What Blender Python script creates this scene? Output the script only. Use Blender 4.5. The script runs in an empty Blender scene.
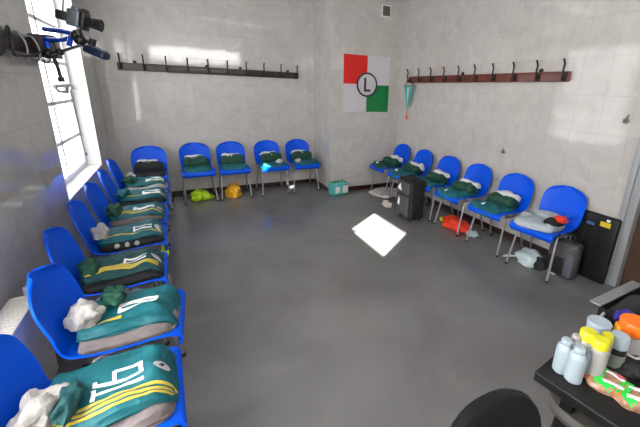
import bpy, bmesh, math, random
from mathutils import Vector, Matrix, noise
from math import pi, sin, cos, radians
C = bpy.context.scene.collection
SC = bpy.context.scene
# ------------------------------------------------------------------ camera
F, PITCH, ROLL, YAW, CX, CY, H = 340.4, 0.288, 0.036, 0.503, 364.8, 192.6, 1.628
_f = Vector((sin(YAW)*cos(PITCH), cos(YAW)*cos(PITCH), -sin(PITCH)))
_r0 = Vector((cos(YAW), -sin(YAW), 0)); _u0 = _r0.cross(_f)
_r = cos(ROLL)*_r0 + sin(ROLL)*_u0; _u = -sin(ROLL)*_r0 + cos(ROLL)*_u0
def at(px, py, axis, val):
    """point where the sight line of a photo pixel meets the world plane axis = val"""
    d = _f + (px-CX)/F*_r - (py-CY)/F*_u
    o = Vector((0, 0, H)); t = (val-o[axis])/d[axis]
    return o + t*d
cam = bpy.data.cameras.new('camera'); co = bpy.data.objects.new('camera', cam); C.objects.link(co)
M3 = Matrix((_r, _u, -_f)).transposed().to_4x4(); M3.translation = Vector((0, 0, H)); co.matrix_world = M3
cam.sensor_width = 36; cam.lens = F*36/640; cam.shift_x = (320-CX)/640; cam.shift_y = (CY-213.5)/640
cam.clip_start = 0.05
SC.camera = co
# ------------------------------------------------------------------ materials
def mat(name, col, rough=.5, metal=0, var=0, vscale=8, bump=0, bscale=40, spec=.5, sheen=0, alpha=1, trans=0, coat=0, distort=0):
    m = bpy.data.materials.new(name); m.use_nodes = True
    nt = m.node_tree; N = nt.nodes; L = nt.links; b = N['Principled BSDF']
    b.inputs['Base Color'].default_value = (*col, 1)
    b.inputs['Roughness'].default_value = rough; b.inputs['Metallic'].default_value = metal
    b.inputs['Specular IOR Level'].default_value = spec
    b.inputs['Sheen Weight'].default_value = sheen
    b.inputs['Transmission Weight'].default_value = trans
    b.inputs['Coat Weight'].default_value = coat
    b.inputs['Alpha'].default_value = alpha
    tc = N.new('ShaderNodeTexCoord')
    if var:
        n = N.new('ShaderNodeTexNoise'); n.inputs['Scale'].default_value = vscale; n.inputs['Detail'].default_value = 5
        L.new(tc.outputs['Object'], n.inputs['Vector'])
        r = N.new('ShaderNodeMapRange'); r.inputs['From Min'].default_value = .3; r.inputs['From Max'].default_value = .7
        r.inputs['To Min'].default_value = 1-var; r.inputs['To Max'].default_value = 1+var
        L.new(n.outputs['Fac'], r.inputs['Value'])
        v = N.new('ShaderNodeVectorMath'); v.operation = 'SCALE'; v.inputs[0].default_value = col
        L.new(r.outputs['Result'], v.inputs['Scale']); L.new(v.outputs['Vector'], b.inputs['Base Color'])
    if bump:
        n = N.new('ShaderNodeTexNoise'); n.inputs['Scale'].default_value = bscale; n.inputs['Detail'].default_value = 4
        n.inputs['Distortion'].default_value = distort
        L.new(tc.outputs['Object'], n.inputs['Vector'])
        bp = N.new('ShaderNodeBump'); bp.inputs['Strength'].default_value = bump; bp.inputs['Distance'].default_value = .01
        L.new(n.outputs['Fac'], bp.inputs['Height']); L.new(bp.outputs['Normal'], b.inputs['Normal'])
    return m
def emis(name, col, s):
    m = bpy.data.materials.new(name); m.use_nodes = True; b = m.node_tree.nodes['Principled BSDF']
    b.inputs['Base Color'].default_value = (.8, .8, .8, 1); b.inputs['Roughness'].default_value = .4
    b.inputs['Emission Color'].default_value = (*col, 1); b.inputs['Emission Strength'].default_value = s
    return m
def tile_mat(name, ax, col, rough=.07):
    """glossy ceramic tiles; ax = which world axis runs along the wall"""
    m = bpy.data.materials.new(name); m.use_nodes = True
    nt = m.node_tree; N = nt.nodes; L = nt.links; b = N['Principled BSDF']
    g = N.new('ShaderNodeNewGeometry'); sp = N.new('ShaderNodeSeparateXYZ'); cb = N.new('ShaderNodeCombineXYZ')
    L.new(g.outputs['Position'], sp.inputs[0]); L.new(sp.outputs[ax], cb.inputs[0]); L.new(sp.outputs[2], cb.inputs[1])
    br = N.new('ShaderNodeTexBrick'); br.offset = 0
    br.inputs['Scale'].default_value = 1; br.inputs['Brick Width'].default_value = .25; br.inputs['Row Height'].default_value = .333
    br.inputs['Mortar Size'].default_value = .0028; br.inputs['Mortar Smooth'].default_value = .25; br.inputs['Bias'].default_value = 0
    br.inputs['Color1'].default_value = (*[c*.98 for c in col], 1); br.inputs['Color2'].default_value = (*[c*1.02 for c in col], 1)
    br.inputs['Mortar'].default_value = (*[c*.86 for c in col], 1)
    L.new(cb.outputs[0], br.inputs['Vector'])
    n = N.new('ShaderNodeTexNoise'); n.inputs['Scale'].default_value = 5; n.inputs['Detail'].default_value = 6; n.inputs['Distortion'].default_value = 1.2
    L.new(g.outputs['Position'], n.inputs['Vector'])
    mr = N.new('ShaderNodeMapRange'); mr.inputs['From Min'].default_value = .3; mr.inputs['From Max'].default_value = .7
    mr.inputs['To Min'].default_value = .9; mr.inputs['To Max'].default_value = 1.06
    L.new(n.outputs['Fac'], mr.inputs['Value'])
    v = N.new('ShaderNodeVectorMath'); v.operation = 'SCALE'; L.new(br.outputs['Color'], v.inputs[0]); L.new(mr.outputs['Result'], v.inputs['Scale'])
    L.new(v.outputs['Vector'], b.inputs['Base Color'])
    b.inputs['Roughness'].default_value = rough; b.inputs['Specular IOR Level'].default_value = .5
    n2 = N.new('ShaderNodeTexNoise'); n2.inputs['Scale'].default_value = 2.5; n2.inputs['Detail'].default_value = 2
    L.new(g.outputs['Position'], n2.inputs['Vector'])
    b1 = N.new('ShaderNodeBump'); b1.inputs['Strength'].default_value = .3; b1.inputs['Distance'].default_value = .008
    L.new(n2.outputs['Fac'], b1.inputs['Height'])
    b2 = N.new('ShaderNodeBump'); b2.inputs['Strength'].default_value = .35; b2.inputs['Distance'].default_value = .002; b2.invert = True
    L.new(br.outputs['Fac'], b2.inputs['Height']); L.new(b1.outputs['Normal'], b2.inputs['Normal'])
    L.new(b2.outputs['Normal'], b.inputs['Normal'])
    return m
WALLC = (.56, .535, .50)
M = dict(
 tile_x=tile_mat('tiles along x', 0, WALLC), tile_y=tile_mat('tiles along y', 1, WALLC),
 ceil=mat('ceiling paint', (.72, .72, .74), .9, bump=.1),
 base=mat('dark brown skirting', (.035, .012, .010), .35),
 white=mat('white window paint', (.8, .8, .8), .35), 
 pane=emis('daylit frosted glass', (.97, .99, 1), 4.0), pane_near=emis('brightly daylit frosted glass', (1, .985, .96), 14.0), pane_added=emis('glow of added window', (1, .98, .95), 15.0),  # last one: glow for the added window behind the camera
 tube=emis('lit tube', (1, .98, .94), 4.0),
 reveal=mat('plaster reveal', (.78, .76, .73), .7, var=.05, bump=.1),
 grey_metal=mat('grey frame metal', (.36, .37, .39), .4, .3),
 brown_wood=mat('brown door wood', (.085, .045, .028), .45, var=.3, vscale=4, bump=.1),
 rack_wood=mat('dark red-brown varnished wood', (.13, .032, .022), .3, var=.35, vscale=10, bump=.15),
 rack_dark=mat('dark brown varnished wood', (.035, .018, .015), .3, var=.35, vscale=10, bump=.15),
 iron=mat('dark iron', (.035, .03, .028), .4, .6),
 blue=mat('blue polypropylene', (.0, .095, .80), .42, var=.06, vscale=3, bump=.05, bscale=200, spec=.22),
 chrome=mat('dull chrome steel', (.38, .38, .39), .38, .7),
 rubber=mat('black rubber', (.02, .02, .02), .7),
 teal=mat('teal polyester', (.0, .115, .140), .6, var=.18, vscale=14, bump=.6, bscale=26, distort=.8),
 dteal=mat('dark teal polyester', (.003, .060, .066), .65, var=.25, vscale=14, bump=.6, bscale=26, distort=.8),
 green=mat('dark green polyester', (.004, .062, .035), .65, var=.3, vscale=16, bump=.6, bscale=30, distort=.8),
 black_cloth=mat('black cloth', (.010, .011, .013), .8, var=.3, bump=.5, bscale=30, distort=.8),
 grey_cloth=mat('warm grey cloth', (.20, .17, .17), .85, var=.3, bump=.6, bscale=30, distort=.8),
 cream=mat('greyish white cotton', (.44, .42, .40), .9, var=.15, bump=.7, bscale=45, distort=.5),
 wcloth=mat('white cotton', (.72, .71, .70), .9, var=.08, bump=.5, bscale=40),
 lgrey=mat('light grey polyester', (.38, .43, .46), .8, var=.15, bump=.6, bscale=25, distort=.8),
 yellow=mat('gold print', (.62, .47, .06), .5, var=.1), print=mat('white print', (.85, .87, .87), .5),
 navy=mat('navy print', (.02, .03, .10), .5),
 lime=mat('lime plastic film', (.55, .85, .02), .3, var=.15, bump=.5, bscale=18, distort=1),
 orangeb=mat('orange plastic film', (.95, .47, .01), .3, var=.15, bump=.5, bscale=18, distort=1),
 redb=mat('red-orange fabric', (.85, .045, .01), .45, var=.15, bump=.5, bscale=18, distort=1),
 wbag=mat('pale translucent film', (.58, .68, .70), .25, var=.15, bump=.6, bscale=16, distort=1),
 pbag=mat('pale pinkish film', (.62, .55, .52), .4, var=.25, vscale=14, bump=.6, bscale=16, distort=1),
 mint=mat('mint shrink wrap', (.10, .48, .44), .25, var=.2, vscale=9, bump=.3, bscale=20),
 case=mat('black nylon', (.018, .018, .020), .55, spec=.22, var=.2, bump=.25, bscale=60),
 case_grey=mat('charcoal nylon', (.06, .06, .065), .55, var=.2, bump=.25, bscale=60),
 board=mat('black hard plastic', (.012, .014, .015), .3, spec=.22, var=.15, bump=.05),
 slate=mat('slate plastic', (.10, .11, .14), .4, var=.1),
 table=mat('black laminate', (.012, .012, .012), .35, spec=.22, var=.2, bump=.05, bscale=80),
 leather=mat('black leather', (.012, .012, .013), .38, spec=.22, bump=.2, bscale=90),
 wplast=mat('white plastic bottle', (.34, .41, .46), .35), wplast2=mat('warm white plastic', (.36, .35, .34), .4),
 ycap=mat('yellow plastic cap', (.62, .58, .02), .35), ocap=mat('orange plastic lid', (.9, .17, .01), .35),
 amber=mat('amber plastic', (.85, .38, .01), .35), bluelid=mat('dark blue plastic', (.02, .015, .22), .3),
 label_green=mat('pale green label', (.35, .42, .36), .5), silver=mat('silver grey plastic', (.22, .23, .23), .35, .4),
 clear=mat('smoky clear plastic', (.28, .29, .30), .15),
 pk_green=mat('bright green film', (.01, .55, .06), .3), pk_orange=mat('orange red film', (.85, .13, .02), .3),
 pk_tan=mat('tan food film', (.36, .19, .12), .35, var=.5, vscale=60, bump=.3), pk_pink=mat('pink print', (.75, .12, .2), .3),
 red=mat('red vinyl', (.72, .012, .01), .4), greenv=mat('green vinyl', (.0, .20, .045), .4), white_v=mat('white vinyl', (.62, .60, .62), .4),
 dark_v=mat('dark navy vinyl', (.015, .02, .04), .4),
 cam_body=mat('camera black', (.012, .012, .014), .35), cam_silver=mat('camera silver grey', (.16, .19, .22), .3, .5),
 arm_blue=mat('anodised blue', (.005, .09, .75), .25, .4), dblue=mat('dark blue rubber', (.006, .012, .05), .35),
 rad=mat('cream radiator enamel', (.72, .68, .60), .4), vent=mat('grey brown vent', (.16, .15, .12), .5),
 sticker=mat('yellow sticker', (.75, .55, .02), .4), bluest=mat('blue sticker', (.05, .12, .28), .4),
 stool=mat('grey beige vinyl', (.10, .095, .085), .5), ground=mat('outside paving', (.2, .2, .2), .9), wood_edge=mat('brown edge', (.16, .08, .05), .5),
)
def floor_mat():
    m = bpy.data.materials.new('grey vinyl floor'); m.use_nodes = True
    nt = m.node_tree; N = nt.nodes; L = nt.links; b = N['Principled BSDF']
    g = N.new('ShaderNodeNewGeometry')
    n = N.new('ShaderNodeTexNoise'); n.inputs['Scale'].default_value = 1.6; n.inputs['Detail'].default_value = 8; n.inputs['Distortion'].default_value = .6
    n2 = N.new('ShaderNodeTexNoise'); n2.inputs['Scale'].default_value = 60; n2.inputs['Detail'].default_value = 3
    L.new(g.outputs['Position'], n.inputs['Vector']); L.new(g.outputs['Position'], n2.inputs['Vector'])
    r = N.new('ShaderNodeValToRGB'); r.color_ramp.elements[0].position = .3; r.color_ramp.elements[1].position = .72
    r.color_ramp.elements[0].color = (.135, .132, .130, 1); r.color_ramp.elements[1].color = (.205, .200, .197, 1)
    mx = N.new('ShaderNodeMath'); mx.operation = 'MULTIPLY_ADD'; mx.inputs[1].default_value = .25
    L.new(n2.outputs['Fac'], mx.inputs[0]); 
    sc = N.new('ShaderNodeMath'); sc.operation = 'MULTIPLY'; sc.inputs[1].default_value = .75; L.new(n.outputs['Fac'], sc.inputs[0]); L.new(sc.outputs[0], mx.inputs[2])
    L.new(mx.outputs[0], r.inputs['Fac'])
    # large sheet seams
    sp = N.new('ShaderNodeSeparateXYZ'); L.new(g.outputs['Position'], sp.inputs[0])
    L.new(r.outputs['Color'], b.inputs['Base Color'])
    rr = N.new('ShaderNodeMapRange'); rr.inputs['To Min'].default_value = .12; rr.inputs['To Max'].default_value = .30
    L.new(n.outputs['Fac'], rr.inputs['Value']); L.new(rr.outputs['Result'], b.inputs['Roughness'])
    bp = N.new('ShaderNodeBump'); bp.inputs['Strength'].default_value = .06; bp.inputs['Distance'].default_value = .004
    L.new(n2.outputs['Fac'], bp.inputs['Height']); L.new(bp.outputs['Normal'], b.inputs['Normal'])
    return m
M['floor'] = floor_mat()
# ------------------------------------------------------------------ object helpers
def obj(name, bm, m, parent=None, smooth=True, label=None):
    me = bpy.data.meshes.new(name)
    bmesh.ops.recalc_face_normals(bm, faces=bm.faces)
    bm.to_mesh(me); bm.free()
    for k in (m if isinstance(m, (list, tuple)) else [m]): me.materials.append(M[k])
    if smooth:
        me.polygons.foreach_set('use_smooth', [True]*len(me.polygons)); me.set_sharp_from_angle(angle=radians(40))
    o = bpy.data.objects.new(name, me); C.objects.link(o)
    if parent is not None: o.parent = parent
    if label: o['label'] = label
    return o
def tag(o, label, cat, group=None, kind=None):
    o['label'] = label; o['category'] = cat
    if group: o['group'] = group
    if kind: o['kind'] = kind
    return o
def thing(name, label, cat, loc=(0, 0, 0), rot=0, group=None):
    o = bpy.data.objects.new(name, None); C.objects.link(o); o.empty_display_size = .05
    o.location = loc; o.rotation_euler = (0, 0, rot)
    return tag(o, label, cat, group)
def struct(name, bm, m, parent=None, smooth=False):
    o = obj(name, bm, m, parent, smooth)
    if parent is None: o['kind'] = 'structure'
    return o
def box(bm, a, b, bev=0, mi=0, M4=None):
    r = bmesh.ops.create_cube(bm, size=1); vs = r['verts']
    a = Vector(a); b = Vector(b); c = (a+b)/2; s = b-a
    for v in vs: v.co = Vector((v.co.x*abs(s.x), v.co.y*abs(s.y), v.co.z*abs(s.z))) + c
    if M4 is not None:
        for v in vs: v.co = M4 @ v.co
    fs = list({f for v in vs for f in v.link_faces})
    for f in fs: f.material_index = mi
    if bev:
        es = list({e for f in fs for e in f.edges})
        bmesh.ops.bevel(bm, geom=es, offset=bev, segments=3, affect='EDGES', profile=.5)
    return bm
def tube(bm, pts, r, seg=8, cap=True, mi=0):
    pts = [Vector(p) for p in pts]; rr = r if isinstance(r, (list, tuple)) else [r]*len(pts)
    rings = []; prev = None
    for i, p in enumerate(pts):
        t = (pts[min(i+1, len(pts)-1)]-pts[max(i-1, 0)]).normalized()
        if prev is None:
            n = t.orthogonal().normalized()
        else:
            n = (prev - t*prev.dot(t)).normalized()
        prev = n; bn = t.cross(n)
        rings.append([bm.verts.new(p + rr[i]*(cos(2*pi*k/seg)*n + sin(2*pi*k/seg)*bn)) for k in range(seg)])
    for i in range(len(rings)-1):
        for k in range(seg):
            f = bm.faces.new((rings[i][k], rings[i][(k+1) % seg], rings[i+1][(k+1) % seg], rings[i+1][k])); f.material_index = mi
    if cap:
        for q in (rings[0][::-1], rings[-1]):
            f = bm.faces.new(q); f.material_index = mi
    return bm
def smoothpts(pts, n=6):
    """Catmull-Rom through the points"""
    P = [Vector(p) for p in pts]; P = [2*P[0]-P[1]] + P + [2*P[-1]-P[-2]]; out = []
    for i in range(1, len(P)-2):
        for k in range(n):
            t = k/n
            out.append(.5*((2*P[i]) + (P[i+1]-P[i-1])*t + (2*P[i-1]-5*P[i]+4*P[i+1]-P[i+2])*t*t + (3*P[i]-P[i-1]-3*P[i+1]+P[i+2])*t**3))
    out.append(P[-2]); return out
def lathe(bm, prof, seg=24, c=(0, 0, 0), M4=None, mi=0, cap=True):
    rings = []
    for (r, z) in prof:
        ring = []
        for k in range(seg):
            a = 2*pi*k/seg; v = Vector((r*cos(a), r*sin(a), z)) + Vector(c)
            if M4 is not None: v = M4 @ v
            ring.append(bm.verts.new(v))
        rings.append(ring)
    for i in range(len(rings)-1):
        for k in range(seg):
            f = bm.faces.new((rings[i][k], rings[i][(k+1) % seg], rings[i+1][(k+1) % seg], rings[i+1][k])); f.material_index = mi
    if cap:
        for q in (rings[0][::-1], rings[-1]):
            f = bm.faces.new(q); f.material_index = mi
    return bm
NB = bmesh.new
def B(a, b, bev=0, M4=None): return box(NB(), a, b, bev, 0, M4)
# ------------------------------------------------------------------ the room
XL, XR, YB, YF, ZC = -.86, 3.36, 5.76, -1.7, 2.965
PX, PY = 2.105, 5.024
struct('floor', B((XL-.35, YF-.2, -.1), (XR+.2, YB+.2, 0)), 'floor')
struct('ceiling', B((XL-.35, YF-.2, ZC), (XR+.2, YB+.2, ZC+.1)), 'ceil')
struct('wall_back', B((XL-.35, YB, 0), (XR+.2, YB+.2, ZC)), 'tile_x')
W3 = (-.6, 2.2, 2.32, 2.85)  # added high window, unseen behind the camera, to brighten back and right walls
bm = NB(); box(bm, (XL-.35, YF-.2, 0), (W3[0], YF, ZC)); box(bm, (W3[1], YF-.2, 0), (XR+.2, YF, ZC)); box(bm, (W3[0], YF-.2, 0), (W3[1], YF, W3[2])); box(bm, (W3[0], YF-.2, W3[3]), (W3[1], YF, ZC))
struct('wall_front', bm, 'tile_x')
w3 = bpy.data.objects.new('window_3', None); C.objects.link(w3); w3['kind'] = 'structure'
bm = NB(); yf = YF-.08
for a in ((W3[0], W3[0]+.05), (.775, .825), (W3[1]-.05, W3[1])): box(bm, (a[0], yf-.03, W3[2]), (a[1], yf+.03, W3[3]), .004)
for a in ((W3[2], W3[2]+.05), (W3[3]-.05, W3[3])): box(bm, (W3[0], yf-.027, a[0]), (W3[1], yf+.027, a[1]), .004)
obj('window_frame', bm, 'white', w3)
for xa, xb in ((W3[0]+.03, .79), (.81, W3[1]-.03)):
    for za, zb in ((W3[2]+.03, W3[3]-.03),): obj('window_pane', B((xa, yf-.004, za), (xb, yf+.004, zb)), 'pane_added', w3, False)  # glowing panes of the added window, fill light for the room
# right wall with door opening (y .42..1.34)
DY0, DY1, DZ = .40, 1.33, 2.06
bm = NB(); box(bm, (XR, DY1, 0), (XR+.2, YB, ZC)); box(bm, (XR, YF, 0), (XR+.2, DY0, ZC)); box(bm, (XR, DY0, DZ), (XR+.2, DY1, ZC))
struct('wall_right', bm, 'tile_y')
# pilaster
bm = NB()
box(bm, (PX, PY, 0), (XR, YB, ZC))
for f in bm.faces: f.material_index = 1 if abs(f.normal.x) > .5 else 0
bm.normal_update()
for f in bm.faces: f.material_index = 1 if abs(f.normal.x) > .5 else 0
struct('wall_pilaster', bm, ['tile_x', 'tile_y'])
# left wall with two window openings
W1 = (3.50, 5.05, .67, 2.72); W2 = (.10, 1.651, .67, 2.572)
T = .32
bm = NB()
ys = [YF, W2[0], W2[1], W1[0], W1[1], YB]
for i in range(0, 6, 2): box(bm, (XL-T, ys[i], 0), (XL, ys[i+1], ZC))
for w in (W1, W2):
    box(bm, (XL-T, w[0], 0), (XL, w[1], w[2])); box(bm, (XL-T, w[0], w[3]), (XL, w[1], ZC))
struct('wall_left', bm, 'tile_y')
# plaster lining of the reveals (1 cm)
def lining(n, w, e=.012):
    bm = NB(); x0, x1 = XL-T, XL+.002
    box(bm, (x0, w[0], w[2]), (x1, w[0]+e, w[3])); box(bm, (x0, w[1]-e, w[2]), (x1, w[1], w[3]))
    box(bm, (x0, w[0]+e, w[2]), (x1, w[1]-e, w[2]+e)); box(bm, (x0, w[0]+e, w[3]-e), (x1, w[1]-e, w[3]))
    return struct('trim_%d' % n, bm, 'reveal')
lining(1, W1); lining(2, W2)
struct('trim_3', B((XL, W1[1]+.001, W1[2]), (XL+.006, W1[1]+.018, W1[3])), 'wood_edge')
# windows: frame, glazing bars and frosted panes. xg = plane of the frame
def window(n, w, xg, ysp, zsp, opens, pm='pane'):
    root = bpy.data.objects.new('window_%d' % n, None); C.objects.link(root); root['kind'] = 'structure'
    y0, y1, z0, z1 = w[0]+.012, w[1]-.012, w[2]+.012, w[3]-.012
    bm = NB(); fw = .05
    ysp = [y0] + ysp + [y1]; zsp = [z0] + zsp + [z1]
    for y in ysp[1:-1]: box(bm, (xg-.025, y-.022, z0+fw*.5), (xg+.025, y+.022, z1-fw*.5), .003)
    for a in ((y0, y0+fw), (y1-fw, y1)): box(bm, (xg-.03, a[0], z0), (xg+.03, a[1], z1), .004)
    for a in ((z0, z0+fw), (z1-fw, z1)): box(bm, (xg-.03, y0+fw, a[0]), (xg+.03, y1-fw, a[1]), .004)
    for z in zsp[1:-1]: box(bm, (xg-.025, y0+fw, z-.018), (xg+.025, y1-fw, z+.018), .003)
    o = struct('window_frame', bm, 'white', root)
    for i in range(len(ysp)-1):
        for j in range(len(zsp)-1):
            if (i, j) in opens:
                for (ya, yb, za, zb) in opens[(i, j)]:
                    obj('window_pane', B((xg-.004, ya, za), (xg+.004, yb, zb)), pm, root, False)
                continue
            obj('window_pane', B((xg-.004, ysp[i]+.01, zsp[j]+.01), (xg+.004, ysp[i+1]-.01, zsp[j+1]-.01)), pm, root, False)
    return root
XG = XL-.17
w1 = window(1, W1, XG, [4.28], [1.05, 1.42, 1.80, 2.15], {(0, 3): [(3.76, 4.26, 1.81, 2.14), (3.54, 3.76, 1.81, 1.93)]})
SE = .60   # tangent of the sun's height over the floor
w2 = window(2, W2, XL-.05, [.757], [1.05, 1.42, 1.917], {(1, 3): []}, 'pane_near')
# skirting
S = .07
struct('baseboard_back', B((XL, YB-.015, 0), (PX, YB, S), .003), 'base')
struct('baseboard_pilaster', box(box(NB(), (PX-.015, PY-.015, 0), (PX, YB-.015, S), .003), (PX, PY-.015, 0), (XR-.015, PY, S), .003), 'base')
struct('baseboard_right', B((XR-.015, DY1+.06, 0), (XR, PY-.015, S), .003), 'base')
struct('baseboard_left', B((XL, YF, 0), (XL+.015, YB-.015, S), .003), 'base')
# door
dr = bpy.data.objects.new('door_1', None); C.objects.link(dr); dr['kind'] = 'structure'
bm = NB()
box(bm, (XR-.02, DY1-.035, 0), (XR+.12, DY1+.03, DZ+.03), .006); box(bm, (XR-.02, DY0-.03, 0), (XR+.12, DY0+.035, DZ+.03), .006)
box(bm, (XR-.02, DY0+.035, DZ-.035), (XR+.12, DY1-.035, DZ+.03), .006)
box(bm, (XR-.03, DY1+.03, 0), (XR-.004, DY1+.075, DZ+.06), .004)
obj('door_frame', bm, 'grey_metal', dr)
bm = NB(); box(bm, (XR+.05, DY0+.037, .005), (XR+.09, DY1-.037, DZ-.037), .003)
for z0, z1 in ((.15, .85), (.98, 1.85)): box(bm, (XR+.042, DY0+.16, z0), (XR+.052, DY1-.16, z1), .004)
obj('door_leaf', bm, 'brown_wood', dr)
bm = NB(); tube(bm, [(XR+.05, DY1-.1, 1.02), (XR-.01, DY1-.1, 1.02), (XR-.02, DY1-.22, 1.02)], .01); obj('door_handle', bm, 'chrome', dr)
# ------------------------------------------------------------------ ceiling lights
for (x, y, lb) in ((1.30, 3.45, 'long fluorescent ceiling light in the middle of the room'), (1.30, .35, 'long fluorescent ceiling light above the table end of the room')):
    t = thing('ceiling_light', lb, 'ceiling light', (x, y, ZC-.085))
    obj('light_body', B((-.66, -.05, .04), (.66, .05, .085), .006), 'white', t)
    for s in (0,):
        bm = NB(); tube(bm, [(-.62, .028*s, .012), (.62, .028*s, .012)], .014, 12); obj('light_tube', bm, 'tube', t)
    for a in (-.645, .645): obj('end_cap', B((a-.015, -.05, -.005), (a+.015, .05, .04), .003), 'white', t)
# ------------------------------------------------------------------ coat racks
def hook(flip=1):
    """upright cast hook: tall curved upper prong, short lower prong; root at origin on the board, +y = away from wall"""
    bm = NB()
    tube(bm, smoothpts([(0, .006, -.03), (0, .035, .0), (0, .05, .05), (0, .045, .11), (0, .07, .155)]), [.009]*20+[.009]*4+[.012], 8)
    tube(bm, smoothpts([(0, .006, -.01), (0, .035, -.035), (0, .055, -.02), (0, .06, .0)]), .007, 8)
    box(bm, (-.014, 0, -.04), (.014, .008, .035), .002)
    return bm
def loop_hook():
    bm = NB(); tube(bm, smoothpts([(0, 0, .045), (0, .035, .05), (0, .06, .0), (0, .062, -.06), (0, .04, -.10), (0, .012, -.085)]), .0065, 8)
    box(bm, (-.016, 0, .02), (.016, .005, .06), .002); return bm
def rack(label, a, b, normal, z, n, knobs, wood, hm='iron', hb=.048):
    a = Vector(a); b = Vector(b); d = (b-a); Ln = d.length; ang = math.atan2(d.y, d.x)
    t = thing('coat_rack', label, 'coat rack', ((a.x+b.x)/2, (a.y+b.y)/2, z), ang)
    s = 1 if Vector((-sin(ang), cos(ang))).dot(Vector(normal)) > 0 else -1
    lo, hi = (.001, .032) if s > 0 else (-.032, -.001)
    obj('board', B((-Ln/2, lo, -hb), (Ln/2, hi, hb), .005), wood, t)
    first = None
    for i in range(n):
        x = -Ln/2 + .035 + (Ln-.07)*i/(n-1)
        if first is None:
            first = obj('hook', loop_hook() if hm == 'silver' else hook(), hm, t); o = first
        else:
            o = first.copy(); C.objects.link(o); o.parent = t
        o.location = (x, (.032 if s > 0 else -.032), 0); o.rotation_euler = (0, 0, 0 if s > 0 else pi)
    for k in knobs:
        bm = NB(); lathe(bm, [(.012, -.035), (.022, -.032), (.022, -.018), (.012, -.014)] if 0 else [(.018, 0), (.022, .006), (.02, .02), (.008, .026)], 16, M4=Matrix.Rotation(-pi/2 if s > 0 else pi/2, 4, 'X'))
        o = obj('knob', bm, hm, t); o.location = (-Ln/2+k*Ln, 0, .062)
    return t
r_back = rack('long dark brown coat rack on the back wall above the blue chairs', (-.62, YB), (1.83, YB), (0, -1), 1.84, 10, (.08, .44, .63, .93), 'rack_dark')
r_right = rack('reddish brown coat rack with iron hooks on the right wall', (XR, 2.10), (XR, 4.73), (-1, 0), 1.835, 10, (.12, .55), 'rack_wood')
r_left = rack('dark coat rack on the left wall ending at the window', (XL, 1.55), (XL, 3.46), (1, 0), 1.85, 9, (.5,), 'rack_dark', 'silver', .06)
# ------------------------------------------------------------------ blue chair
PROF = [(.228, .400), (.244, .425), (.231, .446), (.16, .450), (.02, .440), (-.13, .432), (-.205, .452), (-.243, .51), (-.270, .60), (-.298, .70), (-.325, .805)]
def seat_z(y):
    P = [(p[0], p[1]) for p in PROF[2:7]]
    for i in range(len(P)-1):
        if P[i][0] >= y >= P[i+1][0]:
            t = (P[i][0]-y)/(P[i][0]-P[i+1][0]); return P[i][1]*(1-t)+P[i+1][1]*t
    return P[0][1] if y > P[0][0] else P[-1][1]
def shell_bm():
    bm = NB(); pr = smoothpts([(0, a, b) for a, b in PROF], 5); n = len(pr)-1; m = 18; rows = []
    Ls = [0]
    for i in range(n): Ls.append(Ls[-1] + (pr[i+1]-pr[i]).length)
    tot = Ls[-1]
    for i, p in enumerate(pr):
        s = Ls[i]/tot
        hw = .215
        wb = .213 - .012*math.exp(-((s-.55)/.12)**2)
        hw = .215 if s < .4 else wb + (.010 if s < .5 else 0)*0
        e = 1
        if s > .80: e = max(.0, 1-((s-.80)/.2)**2.6)**(1/2.6)
        if s < .10: e = .93 + .07*(1-((.10-s)/.10)**2)**.5
        e = max(e, .30)
        row = []
        for k in range(m+1):
            u = -1+2*k/m; x = u*hw*e
            back = min(1, max(0, (s-.52)/.2)); seat = 1-back
            dz = (.020*abs(u)**3*seat)*(1 if s > .12 else s/.12)
            dy = .035*abs(u)**2.2*back
            row.append(bm.verts.new((x, p.y+dy, p.z+dz)))
        rows.append(row)
    for i in range(n):
        for k in range(m): bm.faces.new((rows[i][k], rows[i][k+1], rows[i+1][k+1], rows[i+1][k]))
    # thickness with a rolled rim
    bmesh.ops.recalc_face_normals(bm, faces=bm.faces)
    bmesh.ops.solidify(bm, geom=bm.faces[:], thickness=.009)
    return bm
def make_chair():
    t = bpy.data.objects.new('plastic_chair', None); C.objects.link(t); t.empty_display_size = .05
    obj('seat_shell', shell_bm(), 'blue', t)
    for s in (-1, 1):
        bm = NB(); tube(bm, smoothpts([(.15*s, .05, .418), (.178*s, .10, .412), (.190*s, .125, .36), (.212*s, .200, .012)], 5), .0105, 10); l = obj('leg', bm, 'chrome', t)
        bm = NB(); tube(bm, [(.212*s, .200, 0), (.212*s, .1985, .022)], .0135, 10); obj('foot_cap', bm, 'rubber', l)
        bm = NB(); tube(bm, smoothpts([(.15*s, -.05, .416), (.178*s, -.10, .410), (.190*s, -.125, .36), (.215*s, -.225, .012)], 5), .0105, 10); l = obj('leg', bm, 'chrome', t)
        bm = NB(); tube(bm, [(.215*s, -.225, 0), (.2148*s, -.2245, .022)], .0135, 10); obj('foot_cap', bm, 'rubber', l)
    bm = NB()
    for y in (.05, -.05): tube(bm, [(-.15, y, .418), (.15, y, .418)], .0105, 8)
    tube(bm, smoothpts([(-.17, .09, .41), (-.175, 0, .405), (-.17, -.09, .41)]), .008, 8); tube(bm, smoothpts([(.17, .09, .41), (.175, 0, .405), (.17, -.09, .41)]), .008, 8)
    obj('under_frame', bm, 'chrome', t)
    return t
proto = make_chair(); used = [False]
def copy_tree(o, parent=None):
    c = o.copy(); C.objects.link(c)
    if parent is not None: c.parent = parent
    for ch in list(o.children): copy_tree(ch, c)
    return c
chairs = []
def place_chair(x, y, rot, label, group):
    if not used[0]: t = proto; used[0] = True
    else: t = copy_tree(proto)
    t.location = (x, y, 0); t.rotation_euler = (0, 0, rot); tag(t, label, 'chair', group); chairs.append(t); return t
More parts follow.
